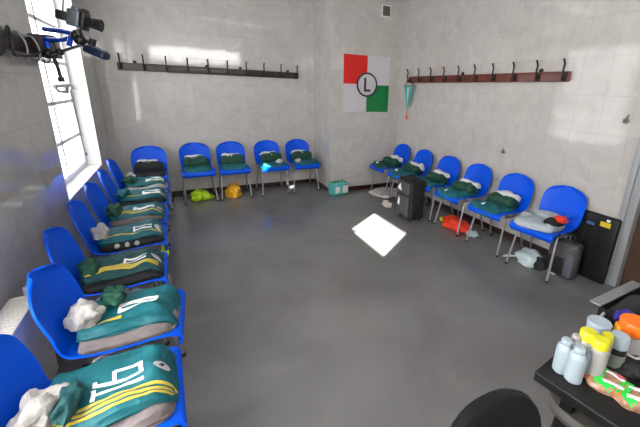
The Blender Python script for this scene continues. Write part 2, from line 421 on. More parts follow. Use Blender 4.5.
# ------------------------------------------------------------------ cloth
def W(chair_x, chair_y, rot):
    return Matrix.Translation((chair_x, chair_y, 0)) @ Matrix.Rotation(rot, 4, 'Z')
class Slab:
    """a folded garment lying in chair coordinates: centre (cx, cy), size (w, l, t), resting on base(x, y)"""
    def __init__(s, cx, cy, w, l, t, base, seed=0, ang=0, wr=.006, droop=0, dy=.1, edge=.35, layers=3, taper=0):
        s.cx, s.cy, s.w, s.l, s.t, s.base, s.seed, s.ang, s.wr, s.droop, s.dy, s.edge, s.layers, s.taper = cx, cy, w, l, t, base, seed, ang, wr, droop, dy, edge, layers, taper
    def loc(s, U, V):
        k = 1 - .07*(abs(U)**3)*(abs(V)**3)*2
        x = U*s.w/2*k*(1+s.taper*V); y = V*s.l/2*k
        n = noise.noise(Vector((U*1.3, V*1.3, s.seed*3.7)))*.012
        x += n; y += noise.noise(Vector((U*1.3+9, V*1.3, s.seed*3.7)))*.012
        c, q = cos(s.ang), sin(s.ang)
        return s.cx + c*x - q*y, s.cy + q*x + c*y
    def dr(s, y): return s.droop*max(0, y-s.dy)**2*8
    def topf(s, U, V):
        x, y = s.loc(U, V)
        e = (max(0, 1-abs(U)**5)*max(0, 1-abs(V)**5))**s.edge
        wv = s.wr*(noise.noise(Vector((x*9, y*9, s.seed)))*1.3 + .6*noise.noise(Vector((x*22+y*8, y*14, s.seed+5))) + .5*abs(noise.noise(Vector((x*16-y*16, y*5, s.seed+11)))))
        return Vector((x, y, s.base(x, y) + s.t*(.45+.55*e) + wv*min(1, .35+e*1.5) - s.dr(y)))
    def botf(s, U, V):
        x, y = s.loc(U, V); return Vector((x, y, s.base(x, y) - s.dr(y)))
    def mesh(s, n=34):
        bm = NB(); g = [[None]*(n+1) for _ in range(n+1)]; h = [[None]*(n+1) for _ in range(n+1)]
        f = lambda i: math.sin((i/n-.5)*pi)*.55 + (i/n-.5)*2*.45
        for i in range(n+1):
            for j in range(n+1):
                U, V = f(i), f(j)
                g[i][j] = bm.verts.new(s.topf(U, V))
                h[i][j] = bm.verts.new(s.botf(U*.97, V*.97))
        for i in range(n):
            for j in range(n):
                bm.faces.new((g[i][j], g[i+1][j], g[i+1][j+1], g[i][j+1])); bm.faces.new((h[i][j], h[i][j+1], h[i+1][j+1], h[i+1][j]))
        # folded side: zig-zag rows between bottom and top
        rim = [(i, 0) for i in range(n)] + [(n, j) for j in range(n)] + [(n-i, n) for i in range(n)] + [(0, n-j) for j in range(n)]
        rows = [[h[i][j] for i, j in rim]]
        for q in range(1, 2*s.layers):
            a = q/(2*s.layers); out = 1.0 if q % 2 else .955; rr = []
            for i, j in rim:
                tv, bv = g[i][j].co, h[i][j].co; p = bv.lerp(tv, a)
                cc = Vector((s.cx, s.cy, p.z)); p = cc + (p-cc)*(out+(.03+.055*noise.noise(Vector((i*.12, j*.12, s.seed+q))) if q % 2 else .055*noise.noise(Vector((i*.12, j*.12, s.seed+q))))); 
                rr.append(bm.verts.new(p))
            rows.append(rr)
        rows.append([g[i][j] for i, j in rim]); m = len(rim)
        for a in range(len(rows)-1):
            for k in range(m): bm.faces.new((rows[a][k], rows[a][(k+1) % m], rows[a+1][(k+1) % m], rows[a+1][k]))
        return bm
    def strip(s, bm, p, q, wd, n=14, lift=.0025, th=.0025):
        """band printed along the top from (U,V)=p to q of half width wd (in metres)"""
        P = Vector(p); Q = Vector(q)
        L_ = s.w/2, s.l/2
        d = Vector(((Q-P).x*L_[0], (Q-P).y*L_[1])).normalized(); nrm = Vector((-d.y/L_[0], d.x/L_[1]))*wd
        prev = None
        for i in range(n+1):
            c = P.lerp(Q, i/n); a = c+nrm; b = c-nrm
            vs = [s.topf(a.x, a.y)+Vector((0, 0, lift)), s.topf(b.x, b.y)+Vector((0, 0, lift))]
            row = [bm.verts.new(v) for v in vs] + [bm.verts.new(v-Vector((0, 0, th))) for v in vs[::-1]]
            if prev:
                for k in range(4): bm.faces.new((prev[k], prev[(k+1) % 4], row[(k+1) % 4], row[k]))
            else: bm.faces.new(row[::-1])
            prev = row
        bm.faces.new(prev); return bm
    def disc(s, bm, c, r, n=16, lift=.003):
        L_ = s.w/2, s.l/2
        ct = bm.verts.new(s.topf(*c)+Vector((0, 0, lift)))
        rg = [bm.verts.new(s.topf(c[0]+r*cos(2*pi*k/n)/L_[0], c[1]+r*sin(2*pi*k/n)/L_[1])+Vector((0, 0, lift))) for k in range(n)]
        for k in range(n): bm.faces.new((ct, rg[k], rg[(k+1) % n]))
        return bm
def blob(seed, size, lobes=1.0, amp=.18, flat=.5, sub=4, freq=1.6):
    """crumpled lump, centre on the origin plane, bottom flattened at z = 0"""
    bm = NB(); bmesh.ops.create_icosphere(bm, subdivisions=sub, radius=1)
    sx, sy, sz = size
    for v in bm.verts:
        d = v.co.normalized()
        k = 1 + amp*(noise.noise(d*freq+Vector((seed, 0, 0)))*1.6 + .6*abs(noise.noise(d*freq*2.6+Vector((0, seed, 0)))) + .22*noise.noise(d*freq*7+Vector((0, 0, seed))))
        p = d*k; z = p.z
        if z < -flat: z = -flat + (z+flat)*.08
        v.co = Vector((p.x*sx/2, p.y*sy/2, (z+flat)*sz/(1+flat)))
    m = min(v.co.z for v in bm.verts)
    for v in bm.verts: v.co.z -= m
    return bm
def put(o, Mx): o.matrix_world = Mx; return o
SEAT = lambda x, y: seat_z(y) + .003 + .020*min(1, abs(x)/.205)**3 - max(0, y-.225)*.9
def on(lower):
    """surface of a lower slab as a base for the next one"""
    def f(x, y):
        c, q = cos(-lower.ang), sin(-lower.ang); X, Y = x-lower.cx, y-lower.cy
        U = max(-1, min(1, (c*X - q*Y)/(lower.w/2))); V = max(-1, min(1, (q*X + c*Y)/(lower.l/2)))
        e = (max(0, 1-abs(U)**5)*max(0, 1-abs(V)**5))**lower.edge
        return lower.base(x, y) + lower.t*(.45+.55*e)*.97 - lower.dr(y) + .001
    return f
# ------------------------------------------------------------------ left row: chairs with kits
LX = [-.345, -.33, -.415, -.425, -.425, -.415, -.42]
LY = [1.33, 1.86, 2.43, 3.00, 3.52, 4.06, 4.62]
names_l = ['nearest blue plastic chair of the left row, beside the radiator',
 'second nearest blue plastic chair of the left row, at the end of the radiator',
 'third nearest blue plastic chair of the left row, with the dark kit',
 'fourth nearest blue plastic chair of the left row, at the near corner of the window',
 'fifth nearest blue plastic chair of the left row, below the middle of the window',
 'second farthest blue plastic chair of the left row, below the far end of the window',
 'farthest blue plastic chair of the left row, in the corner next to the back row']
which = ['on the nearest left chair', 'on the second nearest left chair', 'on the third nearest left chair',
 'on the fourth nearest left chair', 'on the fifth nearest left chair', 'on the second farthest left chair', 'on the farthest left chair']
jl = ['teal jersey with white 16, three yellow stripes ', 'teal jersey with white number and short gold stripe ',
 'dark teal folded jersey with a wide gold stripe ', 'teal folded jersey with gold stripe and round crest ',
 'teal folded jersey with large white print ', 'teal folded jersey with pale band ', 'teal folded jersey with white and gold bands ']
def digit_strips(s, bm, segs, k=.006):
    for (a, b) in segs: s.strip(bm, a, b, k, 6)
for i in range(7):
    rot = -pi/2 + (.03, -.05, .02, .04, -.03, .03, 0)[i]
    place_chair(LX[i], LY[i], rot, names_l[i], 'blue chairs of the left row'); Wm = W(LX[i], LY[i], rot)
    random.seed(i)
    low = Slab(.022, .025, .37, .40, .062, SEAT, seed=i*2+1, wr=.012, droop=.15, dy=.15, layers=4)
    o = put(obj('folded_shorts', low.mesh(26), ['grey_cloth', 'grey_cloth', 'black_cloth', 'black_cloth', 'grey_cloth', 'black_cloth', 'cream'][i]), Wm)
    tag(o, ['grey', 'crumpled grey', 'black', 'black', 'grey', 'black', 'pale'][i]+' folded shorts under the jersey '+which[i], 'shorts', 'folded shorts of the left row')
    if i in (1, 3, 5):
        pass
    top = Slab(-.015, .025, .36, .43, .050 if i == 0 else .042, on(low), seed=i*2+2, wr=.012 if i == 0 else .019, droop=.55, dy=.14, layers=2, edge=.30)
    o = put(obj('folded_jersey', top.mesh(38), 'teal' if i not in (2,) else 'dteal'), Wm)
    tag(o, jl[i]+which[i], 'jersey', 'folded jerseys of the left row')
    if i == 0:
        bm = NB()
        for x in (.56, .68, .80): top.strip(bm, (x, -.92), (x, .96), .0058, 30)
        obj('stripes', bm, 'yellow', o, label='three yellow stripes')
        bm = NB()
        # the shirt number: 1 nearest, 6 behind it
        S1 = [((.48, -.24), (.20, -.24)), ((.33, -.24), (.34, .46)), ((.12, -.22), (.13, .46)), ((.13, .06), (-.19, .06)), ((-.17, .06), (-.17, .46)), ((.15, .45), (-.19, .45)), ((.15, -.22), (.0, -.22))]
        digit_strips(top, bm, S1, .0065); obj('number', bm, 'print', o, label='white number 16')
        bm = NB(); top.disc(bm, (.10, .74), .025); ct = obj('crest', bm, 'white_v', o, label='round pale crest'); bm = NB(); top.strip(bm, (.14, .72), (.04, .77), .005, 4, lift=.005); obj('crest_mark', bm, 'dark_v', ct)
    else:
        bm = NB(); col = 'yellow'
        if i == 1: top.strip(bm, (.62, -.9), (.55, -.15), .009, 16)
        elif i == 2: [top.strip(bm, (x, -.9), (x, .85), .008, 24) for x in (.45, .58, .70)]
        elif i == 6: [top.strip(bm, (x, -.6), (x, .9), .012, 20) for x in (.55,)]
        else: [top.strip(bm, (x, -.8), (x, .9), .007, 24) for x in (.55, .70)]
        obj('stripes', bm, col, o, label='gold stripes')
        bm = NB()
        a = (-.1, .18) if i < 3 else (-.05, .2)
        wdt = .010 if i in (4, 5, 6) else .0065
        y0, y1 = [(0, 0), (-.25, .5), (.0, .55), (.05, .6), (-.1, .6), (.0, .7), (0, .8)][i]
        if i == 1:
            for sg in [((.25, y0), (-.15, y0)), ((.20, y0), (.22, .35)), ((.02, y0), (.04, y1)), ((-.10, y0), (-.10, y1)), ((.10, y1), (-.16, y1))]: top.strip(bm, *sg, .008, 8)
        else:
            for sg in [((.30, y0), (-.05, y0)), ((.24, y0), (.24, y1)), ((.02, y0), (.02, y1))]: top.strip(bm, *sg, wdt, 8)
            if i in (5, 6): top.strip(bm, (.35, y0), (.35, y1), .02, 8)
        obj('number', bm, 'print', o, label='white number')
        if i in (2, 3, 4): bm = NB(); top.disc(bm, (.15, .80), .026); obj('crest', bm, 'white_v', o, label='round pale crest')
    # socks
    def lump(name, seed, size, pos, rz, m, label, cat, grp=None, amp=.22, tilt=0, **k):
        o = obj(name, blob(seed, size, amp=amp, **k), m)
        put(o, Wm @ Matrix.Translation(pos) @ Matrix.Rotation(rz, 4, 'Z') @ Matrix.Rotation(tilt, 4, 'X')); tag(o, label, cat, grp); return o
    hz = .535
    if i == 0:
        lump('rolled_socks', 3.1, (.19, .11, .10), (.06, -.165, hz-.01), -.35, 'cream', 'long crumpled greyish white socks lying against the backrest of the nearest left chair', 'socks', amp=.3)
        lump('dark_sock', 5.2, (.16, .07, .05), (.06, -.085, hz+.025), -.1, 'dteal', 'dark teal sock beside the white socks on the nearest left chair', 'sock', amp=.3)
    if i == 1:
        lump('rolled_socks', 7.7, (.13, .125, .10), (.04, -.15, hz-.01), .2, 'cream', 'round bundle of greyish white socks on the second nearest left chair', 'socks', amp=.3)
        lump('dark_sock', 2.2, (.14, .10, .06), (-.06, -.055, hz+.03), .5, 'green', 'dark green sock bundle beside the white socks on the second nearest left chair', 'sock', amp=.3)
    if i == 3:
        lump('rolled_socks', 4.4, (.13, .10, .09), (.03, -.165, hz-.01), .2, 'cream', 'pale sock bundle against the backrest of the fourth nearest left chair', 'socks', amp=.3)
        for q in range(3):
            lump('sock_ball', 8+q, (.035, .035, .03), (.195, -.06+q*.06, .488), 0, 'cream', ['small pale sock toe nearest the backrest on the fourth nearest left chair', 'middle one of three small pale sock toes on the fourth nearest left chair', 'small pale sock toe nearest the aisle on the fourth nearest left chair'][q], 'sock', 'three small pale sock toes', amp=.1, sub=3)
    if i == 2:
        lump('dark_sock', 9.2, (.17, .10, .07), (.03, -.15, hz-.01), .2, 'green', 'dark green sock bundle against the backrest of the third nearest left chair', 'sock', amp=.3)
    if i in (4, 5, 6):
        lump('dark_sock', 9.2+i, (.16, .13, .08), (.05, -.14, hz-.005), .2, 'teal' if i == 5 else 'green', ('green' if i != 5 else 'teal')+' sock bundle against the backrest '+which[i], 'sock', 'sock bundles against the backrests', amp=.3)
    if i == 6:
        lump('rolled_socks', 1.4, (.10, .09, .08), (-.12, -.14, hz-.01), .2, 'cream', 'small pale sock bundle in the far corner of the left row', 'socks', amp=.3)
# things hanging from the chairs' front edges
for name, loc, size, m, label, cat, seed in (('cloth_pouch', (-.172, 2.32, .28), (.07, .09, .15), 'grey_cloth', 'pinkish grey cloth pouch hanging at the front of the third nearest left chair', 'pouch', 6.6),
        ('lime_pouch', (-.200, 2.92, .30), (.05, .07, .13), 'lime', 'small lime yellow bag hanging at the front of the fourth nearest left chair', 'bag', 2.6)):
    o = obj(name, blob(seed, size, amp=.3, flat=.9), m); o.location = loc; tag(o, label, cat)
# ------------------------------------------------------------------ back row
BX = [-.40, .185, .68, 1.26, 1.77]
nb = ['leftmost blue chair of the back row, in the corner by the left row', 'second blue chair from the left in the back row, above the lime bag', 'middle blue chair of the back row, above the orange bag',
 'second blue chair from the right in the back row', 'rightmost blue chair of the back row, by the white tiled pilaster']
wb = ['on the leftmost back row chair', 'on the second back row chair from the left', 'on the middle back row chair', 'on the second back row chair from the right', 'on the rightmost back row chair']
for i in range(5):
    rot = pi + (0, .03, -.02, .05, .02)[i]; y = (5.25, 5.42, 5.42, 5.42, 5.42)[i]
    place_chair(BX[i], y, rot, nb[i], 'blue chairs of the back row'); Wm = W(BX[i], y, rot)
    low = Slab(0 if i < 4 else -.03, .03, .36, .36, .05, SEAT, seed=40+i, wr=.020, droop=.4, dy=.16, layers=2)
    o = put(obj('folded_jersey', low.mesh(26), 'black_cloth' if i == 0 else 'teal'), Wm)
    tag(o, ['black', 'teal', 'teal', 'teal', 'teal'][i]+' folded jersey lying flat '+wb[i], 'jersey', 'folded jerseys of the back row')
    st = Slab(.0 if i < 3 else -.02, -.09, .34, .15, .135, on(low), seed=50+i, wr=.022, ang=(.0, .03, -.03, .1, .0)[i], layers=3, edge=.4)
    o = put(obj('folded_sweater', st.mesh(26), 'black_cloth' if i == 0 else 'green'), Wm)
    tag(o, ['black', 'dark green', 'dark green', 'dark green', 'dark green'][i]+' sweater standing against the backrest '+wb[i], 'sweater', 'folded sweaters of the back row')
    bm = NB(); st.disc(bm, (.35, .25), .022); st.disc(bm, (.05, .55), .014); st.disc(bm, (.62, -.15), .016); obj('crest', bm, 'print', o, label='white crest and print')
    wt = Slab(.02, -.165, .25 if i else .24, .05, .025, lambda x, y, st=st: on(st)(x, -.10), seed=60+i, wr=.008, ang=(.0, -.10, -.12, .05, .0)[i], layers=1, edge=.4)
    o = put(obj('folded_towel', wt.mesh(18), 'wcloth'), Wm); tag(o, 'narrow white towel on the pile '+wb[i], 'towel', 'narrow white towels of the back row')
    if i >= 3:
        o = obj('rolled_socks', blob(20+i, (.10, .12, .05), amp=.3), 'cream' if i == 4 else 'wcloth'); put(o, Wm @ Matrix.Translation((.10 if i == 4 else -.11, .06, .488))); tag(o, 'pale sock bundle at the front edge '+wb[i], 'socks')
# ------------------------------------------------------------------ right row
RY = [4.68, 4.11, 3.53, 2.99, 2.41, 1.85]
nr = ['farthest blue chair of the right row, next to the pilaster', 'second farthest blue chair of the right row, behind the black gear bag', 'blue chair of the right row just to the right of the black gear bag',
 'blue chair of the right row above the red bag', 'second nearest blue chair of the right row, below the small wall pipe', 'nearest blue chair of the right row, carrying the light grey jacket']
wr_ = ['on the farthest chair of the right row', 'on the chair behind the black gear bag', 'on the chair right of the black gear bag', 'on the chair above the red bag', 'on the second nearest right chair', 'on the nearest right chair']
for i in range(6):
    rot = pi/2 + (.05, .0, .03, .0, .05, .08)[i]; x = 3.015
    place_chair(x, RY[i], rot, nr[i], 'blue chairs of the right row'); Wm = W(x, RY[i], rot)
    if i < 5:
        low = Slab(.02, .075, .36, .36, .050, SEAT, seed=80+i, wr=.022, droop=.35, dy=.15, layers=2)
        o = put(obj('folded_jersey', low.mesh(28), 'teal' if i else 'dteal'), Wm); tag(o, 'teal folded jersey in front '+wr_[i], 'jersey', 'folded jerseys of the right row')
        bm = NB(); low.disc(bm, (.35, .55), .022); obj('crest', bm, 'print', o, label='white crest')
        st = Slab(.0, -.055, .30, .20, .10, on(low), seed=90+i, wr=.026, ang=(.15, .1, -.1, .12, .15)[i], layers=3, edge=.5)
        o = put(obj('folded_sweater', st.mesh(26), 'green'), Wm); tag(o, 'dark green rolled sweater '+wr_[i], 'sweater', 'dark green rolled sweaters of the right row')
        wt = Slab(-.01, -.125, .28, .09, .030, lambda x, y, st=st: on(st)(x, -.08), seed=100+i, wr=.022, ang=(.1, .1, -.05, .1, .15)[i], layers=1, edge=.4)
        o = put(obj('folded_towel', wt.mesh(18), 'wcloth'), Wm); tag(o, 'white towel on the green sweater '+wr_[i], 'towel', 'white towels of the right row')
    else:
        low = Slab(.035, .05, .38, .38, .07, SEAT, seed=85, wr=.02, ang=.12, droop=.2, dy=.18, layers=3)
        o = put(obj('folded_jacket', low.mesh(30), 'lgrey'), Wm); tag(o, 'light grey folded jacket '+wr_[i], 'jacket')
        st = Slab(-.13, -.02, .10, .24, .05, SEAT, seed=95, wr=.01, ang=.1, layers=2) 
        o = obj('black_glove', blob(3.3, (.14, .20, .06), amp=.25), 'black_cloth'); put(o, Wm @ Matrix.Translation((-.10, .06, .505))); tag(o, 'black crumpled cloth beside the grey jacket on the nearest right chair', 'cloth')
        o = obj('red_cloth', blob(4.9, (.10, .13, .06), amp=.25), 'redb'); put(o, Wm @ Matrix.Translation((-.135, .02, .535))); tag(o, 'small red cloth on the black cloth beside the grey jacket', 'cloth')
        o = obj('grey_sleeve', blob(2.9, (.30, .12, .05), amp=.25), 'lgrey'); put(o, Wm @ Matrix.Translation((.03, -.07, .515))); tag(o, 'loose pale sleeve of sportswear along the backrest of the nearest right chair', 'sportswear')
# ------------------------------------------------------------------ bags on the floor
def floor_blob(name, x, y, size, m, seed, label, cat, rz=0, tip=None, tipm=None, **k):
    o = obj(name, blob(seed, size, **k), m); o.location = (x, y, .001); o.rotation_euler = (0, 0, rz); tag(o, label, cat)
    if tip:
        bm = NB(); tube(bm, smoothpts(tip[0]), [tip[1]*(1-.55*abs(1-2*q/12)) for q in range(6*(len(tip[0])-1)+1)], 10); obj('knot', bm, tipm or m, o)
    return o
floor_blob('lime_bag', .18, 5.41, (.27, .24, .145), 'lime', 1.2, 'lime green plastic bag on the floor below the second chair of the back row', 'bag', amp=.2, tip=([(.08, -.02, .05), (.15, -.03, .04), (.19, -.02, .025)], .03))
floor_blob('orange_bag', .645, 5.40, (.22, .24, .18), 'orangeb', 6.1, 'orange plastic bag on the floor below the middle chair of the back row', 'bag', rz=.5, amp=.22, tip=([(.04, .03, .14), (.07, .04, .18), (.10, .02, .20)], .03))
floor_blob('red_bag', 2.99, 2.99, (.25, .40, .13), 'redb', 8.3, 'flat red orange bag with a lime tip on the floor under the right row', 'bag', amp=.2, tip=([(-.03, .17, .05), (-.02, .24, .035), (0.0, .29, .03)], .035), tipm='lime')
floor_blob('pale_film', 3.0, 2.72, (.12, .16, .05), 'wbag', 4.3, 'small pale film pouch beside the red bag', 'pouch', amp=.3)
floor_blob('white_bag', 3.03, 1.955, (.24, .27, .14), 'wbag', 9.9, 'pale white plastic bag on the floor below the nearest right chair', 'bag', amp=.22, tip=([(-.06, .1, .04), (-.12, .16, .03), (-.15, .2, .012)], .014))
floor_blob('film_wrap', 3.12, 1.73, (.17, .22, .05), 'wbag', 5.7, 'flat crumpled clear wrap beside the white plastic bag', 'wrap', amp=.35)
floor_blob('crumpled_sheet', 3.0, 4.62, (.52, .55, .05), 'pbag', 7.2, 'flat crumpled pale pink plastic sheet under the farthest right chair', 'plastic sheet', amp=.25)
floor_blob('pale_shoe', 2.62, 4.06, (.10, .20, .07), 'pbag', 3.7, 'pale crumpled pouch on the floor left of the black gear bag', 'pouch', amp=.3)
# mint pack of bottles
t = thing('bottle_pack', 'mint green shrink wrapped bottle pack on the floor at the corner of the pilaster', 'bottle pack', (2.20, 4.905, 0), .1)
bm = B((-.15, -.09, 0), (.15, .09, .205), .03)
obj('wrap', bm, 'mint', t)
bm = NB()
for ix in range(4):
    for iy in range(2): lathe(bm, [(.014, .195), (.014, .212), (.013, .222)], 12, ((ix-1.5)*.068, (iy-.5)*.075, 0))
obj('bottle_caps', bm, 'greenv', t)
bm = NB(); box(bm, (-.10, -.093, .05), (-.02, -.09, .15)); box(bm, (.03, -.093, .04), (.13, -.09, .16)); obj('label_patch', bm, 'wcloth', t)
# black gear bag
t = thing('gear_bag', 'upright black and charcoal gear bag standing in front of the right row of chairs', 'bag', (2.65, 3.53, 0), -.05)
obj('bag_body', B((-.11, -.175, .03), (.11, .175, .56), .035), 'case', t)
obj('front_pocket', B((-.145, -.14, .06), (-.10, .15, .34), .02), 'case_grey', t)
obj('top_pocket', B((-.135, -.145, .37), (-.10, .15, .52), .015), 'case_grey', t)
bm = NB(); tube(bm, smoothpts([(0, -.06, .555), (0, -.05, .595), (0, .05, .595), (0, .06, .555)]), .010, 8); obj('handle', bm, 'case', t)
bm = NB()
def tri(bm, pts, x):
    a = [bm.verts.new((x, p[0], p[1])) for p in pts]; b = [bm.verts.new((x+.004, p[0], p[1])) for p in pts]
    bm.faces.new(a); bm.faces.new(b[::-1])
    for k in range(len(a)): bm.faces.new((a[k], a[(k+1) % len(a)], b[(k+1) % len(a)], b[k]))
tri(bm, [(.13, .41), (.03, .39), (.06, .49)], -.138); obj('white_mark', bm, 'print', t, False); bm = NB(); tri(bm, [(.09, .20), (.05, .19), (.045, .27), (.075, .30)], -.148)
obj('white_mark', bm, 'print', t, False)
for x in (-.07, .07):
    for y in (-.12, .12): obj('bag_foot', tube(NB(), [(x, y, .0), (x, y, .035)], .018, 10), 'rubber', t)
bm = NB(); [tube(bm, [(-.114, y, .35), (-.118, 0, .355), (-.114, -y, .35)], .004, 6) for y in (.15,)]; obj('zip', bm, 'silver', t)
# black leaning board case and dark bag by the door
t = thing('board_case', 'flat black case with a yellow label leaning on the right wall by the door', 'case', (3.29, 1.57, 0), 0)
Mx = Matrix.Rotation(radians(3.5), 4, 'Y')
bm = NB(); box(bm, (-.03, -.205, .0), (.02, .205, .63), .018); [setattr(v, 'co', Mx @ v.co) for v in bm.verts]; 
mz = min(v.co.z for v in bm.verts); [setattr(v.co, 'z', v.co.z-mz) for v in bm.verts]; obj('case_shell', bm, 'board', t)
bm = NB(); box(bm, (-.034, -.14, .53), (-.029, -.055, .575)); [setattr(v, 'co', Mx @ v.co) for v in bm.verts]; obj('yellow_label', bm, 'sticker', t, False)
bm = NB(); box(bm, (-.034, -.13, .583), (-.029, -.10, .605)); [setattr(v, 'co', Mx @ v.co) for v in bm.verts]; obj('white_label', bm, 'print', t, False)
bm = NB(); box(bm, (-.034, -.01, .515), (-.029, .06, .54)); [setattr(v, 'co', Mx @ v.co) for v in bm.verts]; obj('blue_label', bm, 'bluest', t, False)
bm = NB(); [box(bm, (-.036, y-.006, .05), (-.029, y+.006, .5), .002) for y in (-.12, -.03, .06, .15)]; [setattr(v, 'co', Mx @ v.co) for v in bm.verts]; obj('rib', bm, 'case', t)
t = thing('kit_bag', 'dark slate grey kit bag standing in front of the leaning black case', 'bag', (3.10, 1.66, 0), .15)
obj('bag_body', B((-.07, -.13, 0), (.07, .13, .36), .04), 'case_grey', t)
bm = NB(); tube(bm, smoothpts([(-.02, -.08, .34), (-.03, -.05, .43), (-.03, .05, .43), (-.02, .08, .34)]), .008, 8); obj('handle', bm, 'case', t)
bm = NB(); box(bm, (-.078, -.11, .03), (-.068, -.045, .25), .004); obj('side_flap', bm, 'slate', t)
bm = NB(); box(bm, (-.080, -.03, .04), (-.068, .11, .20), .008); obj('pocket', bm, 'case', t)
o = floor_blob('black_pouch', 3.02, 1.83, (.12, .14, .12), 'black_cloth', 1.9, 'black pouch on the floor between white bag and kit bag', 'pouch', amp=.2)
# ------------------------------------------------------------------ wall poster with the L
t = thing('wall_emblem', 'red, white and green wall emblem with a circled letter L on the pilaster', 'wall sign', (2.73, PY-.001, 1.735))
q = .413
obj('red_square', B((-q, -.006, .005), (-.002, 0, q+.02)), 'red', t, False)
obj('green_square', B((.0, -.006, -q-.01), (q, 0, 0)), 'greenv', t, False)
obj('white_square', B((0, -.004, .002), (q, 0, q+.02)), 'white_v', t, False); obj('white_square', B((-q, -.004, -q-.01), (-.002, 0, .003)), 'white_v', t, False)
Rx = Matrix.Rotation(pi/2, 4, 'X')
bm = NB(); lathe(bm, [(.165, .004), (.165, .0085)], 40, M4=Rx); obj('disc', bm, 'white_v', t, False)
bm = NB(); lathe(bm, [(.160, .006), (.160, .011), (.188, .011), (.188, .006), (.160, .006)], 40, M4=Rx, cap=False); obj('ring', bm, 'dark_v', t, False)
bm = NB(); box(bm, (-.055, -.0115, -.105), (-.018, -.006, .105)); box(bm, (-.018, -.0115, -.105), (.065, -.006, -.070)); obj('letter', bm, 'dark_v', t, False, 'letter L')
# vent
t = thing('air_vent', 'small grey brown air vent high on the pilaster near the ceiling', 'vent', (3.025, PY, 2.835))
bm = NB(); box(bm, (-.085, -.012, -.085), (.085, 0, .085), .004); obj('vent_frame', bm, 'white', t)
bm = NB(); box(bm, (-.065, -.016, -.07), (.065, -.012, .07)); obj('vent_back', bm, 'vent', t)
bm = NB(); [box(bm, (-.065, -.024, z-.004), (.065, -.014, z+.008), 0) for z in (-.055, -.03, -.005, .02, .045)]; obj('slat', bm, 'vent', t, False)
# pennant
t = thing('pennant', 'small green and white pennant hanging from the far end of the right coat rack', 'pennant', (3.29, 4.66, 1.735))
bm = NB()
def prism(bm, pts, x0, x1):
    a = [bm.verts.new((x0, p[0], p[1])) for p in pts]; b = [bm.verts.new((x1, p[0], p[1])) for p in pts]
    bm.faces.new(a); bm.faces.new(b[::-1])
    for k in range(len(a)): bm.faces.new((a[k], a[(k+1) % len(a)], b[(k+1) % len(a)], b[k]))
prism(bm, [(.12, .0), (-.12, .0), (-.085, -.12), (0, -.37), (.085, -.12)], -.003, .003); obj('pennant_cloth', bm, 'mint', t, False)
bm = NB(); prism(bm, [(.035, -.02), (-.02, -.02), (-.005, -.30), (.0, -.30)], -.005, -.0035); obj('pale_stripe', bm, 'white_v', t, False)
bm = NB(); tube(bm, [(0, -.13, .003), (0, .13, .003)], .008, 8); tube(bm, [(0, -.12, .003), (.0, 0, .115), (0, .12, .003)], .005, 6); obj('cord', bm, 'rack_wood', t)
bm = NB(); tube(bm, [(0, 0, -.37), (0, 0, -.50)], .006, 6); lathe(bm, [(.004, -.43), (.014, -.47), (.012, -.52)], 8); obj('tassel', bm, 'redb', t)
# wall pipe stubs
for (px, py, lb, sc) in ((504, 152, 'small metal pipe stub on the right wall above the chairs', 1), (626, 121, 'small grey metal hook on the right wall near the door', 1.2)):
    p = at(px, py, 0, XR)
    t = thing('wall_bracket', lb, 'bracket', (XR, p.y, p.z))
    bm = NB(); lathe(bm, [(.022*sc, 0), (.022*sc, .006), (.01, .008)], 14, M4=Matrix.Rotation(-pi/2, 4, 'Y')); obj('rosette', bm, 'silver', t)
    bm = NB(); tube(bm, smoothpts([(-.005, 0, 0), (-.035, .0, 0), (-.05, -.01*sc, .01), (-.05, -.03*sc, .045*sc)]), .008, 8); obj('prong', bm, 'silver', t)
# ------------------------------------------------------------------ radiator
t = thing('radiator', 'cream panel radiator with a slotted top grille on the left wall', 'radiator', (0, 0, 0))
ry0, ry1, rx0, rx1, rz = .95, 2.08, -.815, -.705, .60
bm = NB(); box(bm, (rx1-.014, ry0, .14), (rx1, ry1, rz), .004); obj('front_panel', bm, 'rad', t)
bm = NB(); box(bm, (rx0, ry0, .14), (rx0+.014, ry1, rz), .004); obj('back_panel', bm, 'rad', t)
for ya in (ry0, ry1-.01): obj('side_panel', B((rx0+.014, ya, .14), (rx1-.014, ya+.01, rz)), 'rad', t, False)
bm = NB(); y = ry0+.02
while y < ry1-.015: box(bm, (rx0+.012, y, rz-.008), (rx1-.012, y+.010, rz-.001)); y += .019
obj('top_grille', bm, 'rad', t, False)
bm = NB(); pass
for y in (1.1, 1.95): bm = NB(); tube(bm, [(XL+.001, y, .5), (rx0+.002, y, .5)], .012, 8); obj('wall_bracket', bm, 'rad', t)
bm = NB(); tube(bm, [(-.76, ry1-.002, .56), (-.76, ry1+.035, .56)], .009, 10); tube(bm, [(-.76, ry1+.035, .53), (-.76, ry1+.035, .63)], .013, 12); tube(bm, [(-.76, ry1+.035, 0), (-.76, ry1+.035, .53)], .007, 8); obj('valve', bm, 'wplast2', t)
